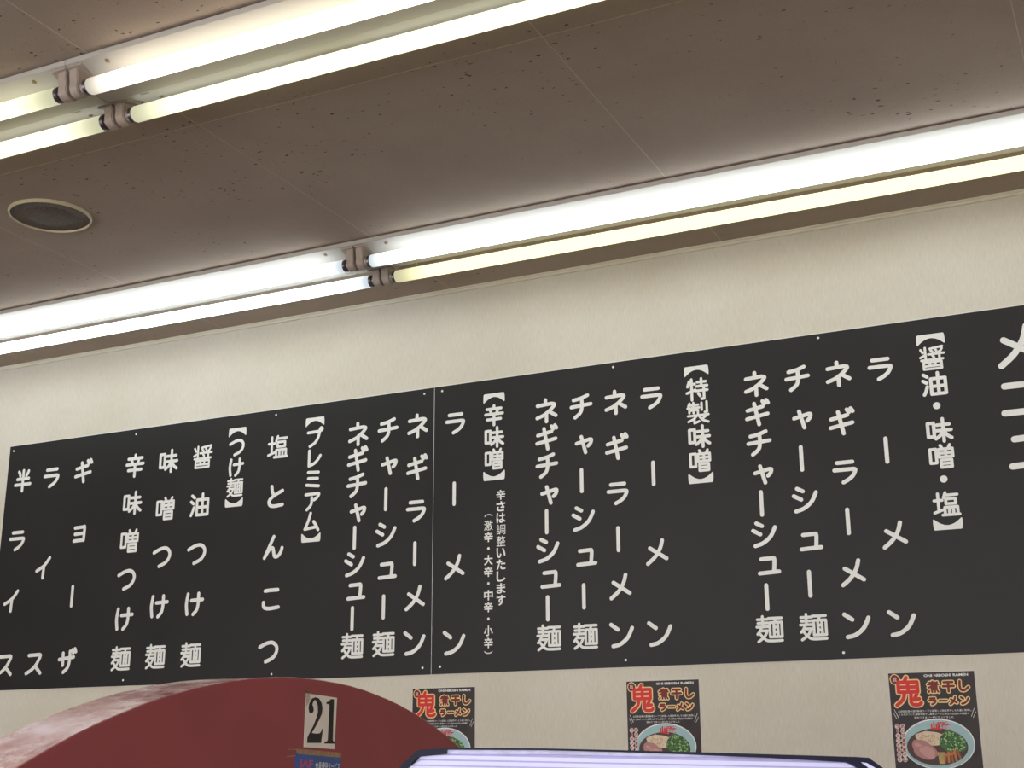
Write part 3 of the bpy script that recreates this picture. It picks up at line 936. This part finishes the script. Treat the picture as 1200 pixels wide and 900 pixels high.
# ------------------------------------------------------------------ dark red arched partition with number and sticker
AX, AT, AY, AZ, AR = -1.37, 0.13, 2.007, CAMZ - 1.380, 1.528
t = thing('arched_partition', 'dark red arched partition with glossy edge, its sheen painted in, at lower left', 'partition', (AX - AT / 2, AY, 0))
T0 = -Vector(t.location)
a0 = math.asin(-AZ / AR)
arc = [(AY + AR * math.cos(a), AZ + AR * math.sin(a)) for a in [a0 + (math.pi - 2 * a0) * k / 96 for k in range(97)]]
m = MB(); m.prism_x(arc, AX - AT + 0.0015, AX)
o = obj('panel', m, redface, t); o.matrix_parent_inverse = Matrix.Translation(T0)
m = MB()
arc2 = [(AY + (AR + 0.0015) * math.cos(a), AZ + (AR + 0.0015) * math.sin(a)) for a in [a0 + (math.pi - 2 * a0) * k / 96 for k in range(97)]]
n = 97
m.add([(AX - AT, p[0], p[1]) for p in arc2] + [(AX - 0.0012, p[0], p[1]) for p in arc2] + [(AX - AT, p[0], p[1]) for p in arc] + [(AX - 0.0012, p[0], p[1]) for p in arc],
      [(i, i + 1, n + i + 1, n + i) for i in range(n - 1)] + [(2 * n + i, 3 * n + i, 3 * n + i + 1, 2 * n + i + 1) for i in range(n - 1)] +
      [(n + i, n + i + 1, 3 * n + i + 1, 3 * n + i) for i in range(n - 1)] + [(i, 2 * n + i, 2 * n + i + 1, i + 1) for i in range(n - 1)])
o = obj('edge_band', m, rededge, t, smooth=30, label='pinkish glossy edge band with pale sheen in its colour'); o.matrix_parent_inverse = Matrix.Translation(T0)

# number plate 21 (face plane x = AX, u = +y, v = up)
plate = thing('number_plate', 'white paper plate with bold black 21 on the red partition', 'number plate', (AX, 2.052, CAMZ + 0.077))
c4 = [(-0.049, 0.0465), (0.050, 0.0425), (0.047, -0.0480), (-0.050, -0.0450)]


def on_x(mb, pts, h, h0=None):
    if h0 is None:
        mb.add([(h, p[0], p[1]) for p in pts], [tuple(range(len(pts)))])
    else:
        mb.prism_x(pts, h0, h)


m = MB(); on_x(m, c4, 0.0010, 0.0002); obj('sheet', m, paper, plate)


def uv(X, Y):
    u = (X - 235 + (Y - 200) * 0.040) / 285
    v = (Y - 196 - (X - 240) * 0.10) / 510
    a, b_, c_, d = c4
    x = (a[0] * (1 - u) + b_[0] * u) * (1 - v) + (d[0] * (1 - u) + c_[0] * u) * v
    y = (a[1] * (1 - u) + b_[1] * u) * (1 - v) + (d[1] * (1 - u) + c_[1] * u) * v
    return (x, y)


two = [(255, 330), (262, 290), (285, 245), (315, 230), (350, 240), (375, 285), (382, 335), (375, 390), (350, 450), (320, 510), (285, 572),
       (330, 580), (358, 575), (372, 555), (380, 530), (387, 530), (370, 668), (243, 666), (245, 615), (270, 560), (300, 500), (325, 430), (340, 370),
       (338, 310), (325, 265), (312, 255), (298, 275), (290, 300), (300, 330), (302, 360), (292, 382), (275, 388), (260, 375)]
one = [(418, 272), (440, 264), (458, 240), (490, 240), (480, 640), (486, 655), (500, 660), (500, 678), (400, 675), (402, 658), (425, 652), (432, 640),
       (447, 300), (437, 290), (418, 290)]
for nm, pts in (('digit_two', two), ('digit_one', one)):
    m = MB(); on_x(m, [uv(*p) for p in pts], 0.0013); obj('digit', m, ink, plate, label='black digit ' + nm.split('_')[1])
m = MB()
on_x(m, [(-0.052, 0.052), (-0.042, 0.060), (-0.036, 0.036), (-0.049, 0.022)], 0.0014)
on_x(m, [(-0.049, 0.050), (-0.015, 0.0475), (-0.015, 0.0445), (-0.049, 0.0465)], 0.0014)
tapem = Mat('clear_yellow_tape', srgb(150, 118, 96), 0.3)
tapem.b.inputs['Alpha'].default_value = 0.35
obj('tape', m, tapem, plate)

st = thing('member_sticker', 'blue membership discount sticker taped below the 21 plate', 'sticker', (AX, 2.050, CAMZ - 0.005))
m = MB(); on_x(m, [(-0.072, 0.027), (0.072, 0.022), (0.070, -0.050), (-0.073, -0.046)], 0.0010, 0.0002); obj('sheet', m, bluep, st)
m = MB(); on_x(m, [(-0.071, 0.034), (0.071, 0.028), (0.071, 0.0195), (-0.071, 0.0255)], 0.0014); obj('tape', m, tape, st, label='yellowed adhesive tape')
m = MB(); on_x(m, [(-0.095, 0.0335), (-0.070, 0.0335), (-0.070, 0.0318), (-0.095, 0.0318)], 0.0006); on_x(m, [(-0.098, 0.0215), (-0.072, 0.0235), (-0.072, 0.0218), (-0.098, 0.02)], 0.0006)
obj('tape', m, tape, st)
ex = ((0, 0, 0), (0, 1, -0.035), (0, 0.03, 1), (1, 0, 0))
m = MB(); put_text(m, 'JAF', -0.040, 0.006, 0.042, 0.0165, *ex, 0.0013, offset=0.03); obj('lettering', m, pinkp, st, label='pinkish red lettering reading JAF')
m = MB(); put_text(m, '会員優待サービス', 0.028, 0.006, 0.078, 0.0125, *ex, 0.0013, offset=0.006); obj('lettering', m, whitep, st, label='white lettering reading 会員優待サービス')

# ------------------------------------------------------------------ ribbed lit case in front
FH, RH = Vector((-0.43378, 0.90102, 0)), Vector((0.90102, 0.43378, 0))
PO = FH * 1.2 + Vector((0, 0, CAMZ))          # the panel stands 1.2 m ahead of the camera spot
t = thing('ribbed_light_panel', 'lit bluish white ribbed panel with navy rim, at the bottom edge of the photo', 'light panel', (PO.x + RH.x * 0.11, PO.y + RH.y * 0.11, 0))
T0 = Matrix.Translation(-Vector(t.location))
NB = -FH                                       # towards the camera
UP = Vector((0, 0, 1))


def slab(mb, pts, h0, h1):
    mb.prism(pts, PO, RH, UP, NB, h0, h1)


top = [(-0.1280, -0.028), (-0.0985, -0.0012), (-0.0846, 0.0119), (-0.0809, 0.0130), (-0.0579, 0.0147), (0.0283, 0.0139), (0.1173, 0.0114),
       (0.2211, 0.0081), (0.2951, 0.0056), (0.3069, 0.0048), (0.3188, -0.0038), (0.3480, -0.028)]
full = [(-0.1280, -CAMZ)] + top + [(0.3480, -CAMZ)]
m = MB(); slab(m, full, -0.045, 0.0)
o = obj('body', m, navy, t); o.matrix_parent_inverse = T0


def strip(pts, w, h0, h1):
    mb = MB()
    for i in range(len(pts) - 1):
        (a, b_), (c_, d) = pts[i], pts[i + 1]
        slab(mb, [(a, b_), (c_, d), (c_, d - w[i + 1]), (a, b_ - w[i])], h0, h1)
    return mb


W = [0.0105, 0.0085, 0.0060, 0.0056, 0.0052, 0.0016, 0.0016, 0.0030, 0.0050, 0.0060, 0.0075, 0.0085]
W2 = [0.0105, 0.0085, 0.0060, 0.0056, 0.0016]
rim = strip(top[:5], W[:4] + [0.0052], 0.0, 0.006)
o = obj('rim', rim, navy, t, label='thick navy rim at the left corner'); o.matrix_parent_inverse = T0
o = obj('rim', strip(top[4:], [0.0016, 0.0016, 0.0018] + W[7:], 0.0, 0.006), navy, t); o.matrix_parent_inverse = T0
o = obj('corner_brace', strip([(0.2850, 0.0040), (0.2937, 0.0034), (0.3070, -0.0045), (0.3300, -0.022)], [0.002, 0.0055, 0.0062, 0.0062], 0.0, 0.007), navy, t)
o.matrix_parent_inverse = T0
glassm = varied('pearly_strip', srgb(196, 196, 232), 0.2, 0.2, 60)
o = obj('top_strip', strip([(-0.0575, 0.0131), (0.0283, 0.0123), (0.1173, 0.0097), (0.185, 0.0072)], [0.0034, 0.0034, 0.0030, 0.001], 0.0, 0.003), glassm, t)
o.matrix_parent_inverse = T0
m = MB()
k = 0
base_z = 0.0083
while base_z - k * 0.0047 > -0.12:
    zz = base_z - k * 0.0047
    def lim(z_):
        lo = -0.0985 + (z_ + 0.0012) * 1.061 + 0.0095
        hi = 0.3188 - (z_ + 0.0038) * 1.38 - 0.011
        return max(lo, -0.118), min(hi, 0.336)
    l0, h0_ = lim(zz); l1, h1_ = lim(zz - 0.0036)
    l0 = max(l0, -0.080); h0_ = min(h0_, 0.300 - 0.0)
    if k > 1:
        l0, h0_ = lim(zz)
    tl = -0.0215 if k >= 0 else 0
    sl = -0.0085 / 0.36
    f = lambda u_: sl * (u_ + 0.05)
    slab(m, [(l1, zz - 0.0034 + f(l1)), (h1_, zz - 0.0034 + f(h1_)), (h0_, zz + f(h0_)), (l0, zz + f(l0))], 0.0, 0.0022)
    k += 1
o = obj('rib', m, ribm, t, label='bluish white glowing plastic ribs', kind='stuff'); o.matrix_parent_inverse = T0
m = MB(); slab(m, [(0.2995, 0.0012), (0.3045, 0.0004), (0.3115, -0.0036), (0.3250, -0.0150), (0.3200, -0.0150), (0.3080, -0.0052)], 0.0, 0.0076)
o = obj('corner_insert', m, ribm, t, label='small white wedge inside the right corner'); o.matrix_parent_inverse = T0
backm = varied('lilac_groove', srgb(176, 168, 216), 0.4, 0.12, 30)
m = MB(); slab(m, [(-0.118, -0.13), (0.336, -0.13), (0.336, -0.026), (0.3105, -0.0070), (0.2960, 0.0030), (0.2211, 0.0055), (0.1173, 0.0092), (0.0283, 0.0120), (-0.0570, 0.0125), (-0.0800, 0.0080), (-0.0880, 0.0), (-0.112, -0.022)], -0.001, 0.0008)
o = obj('groove_sheet', m, backm, t, label='lilac backing between the ribs'); o.matrix_parent_inverse = T0
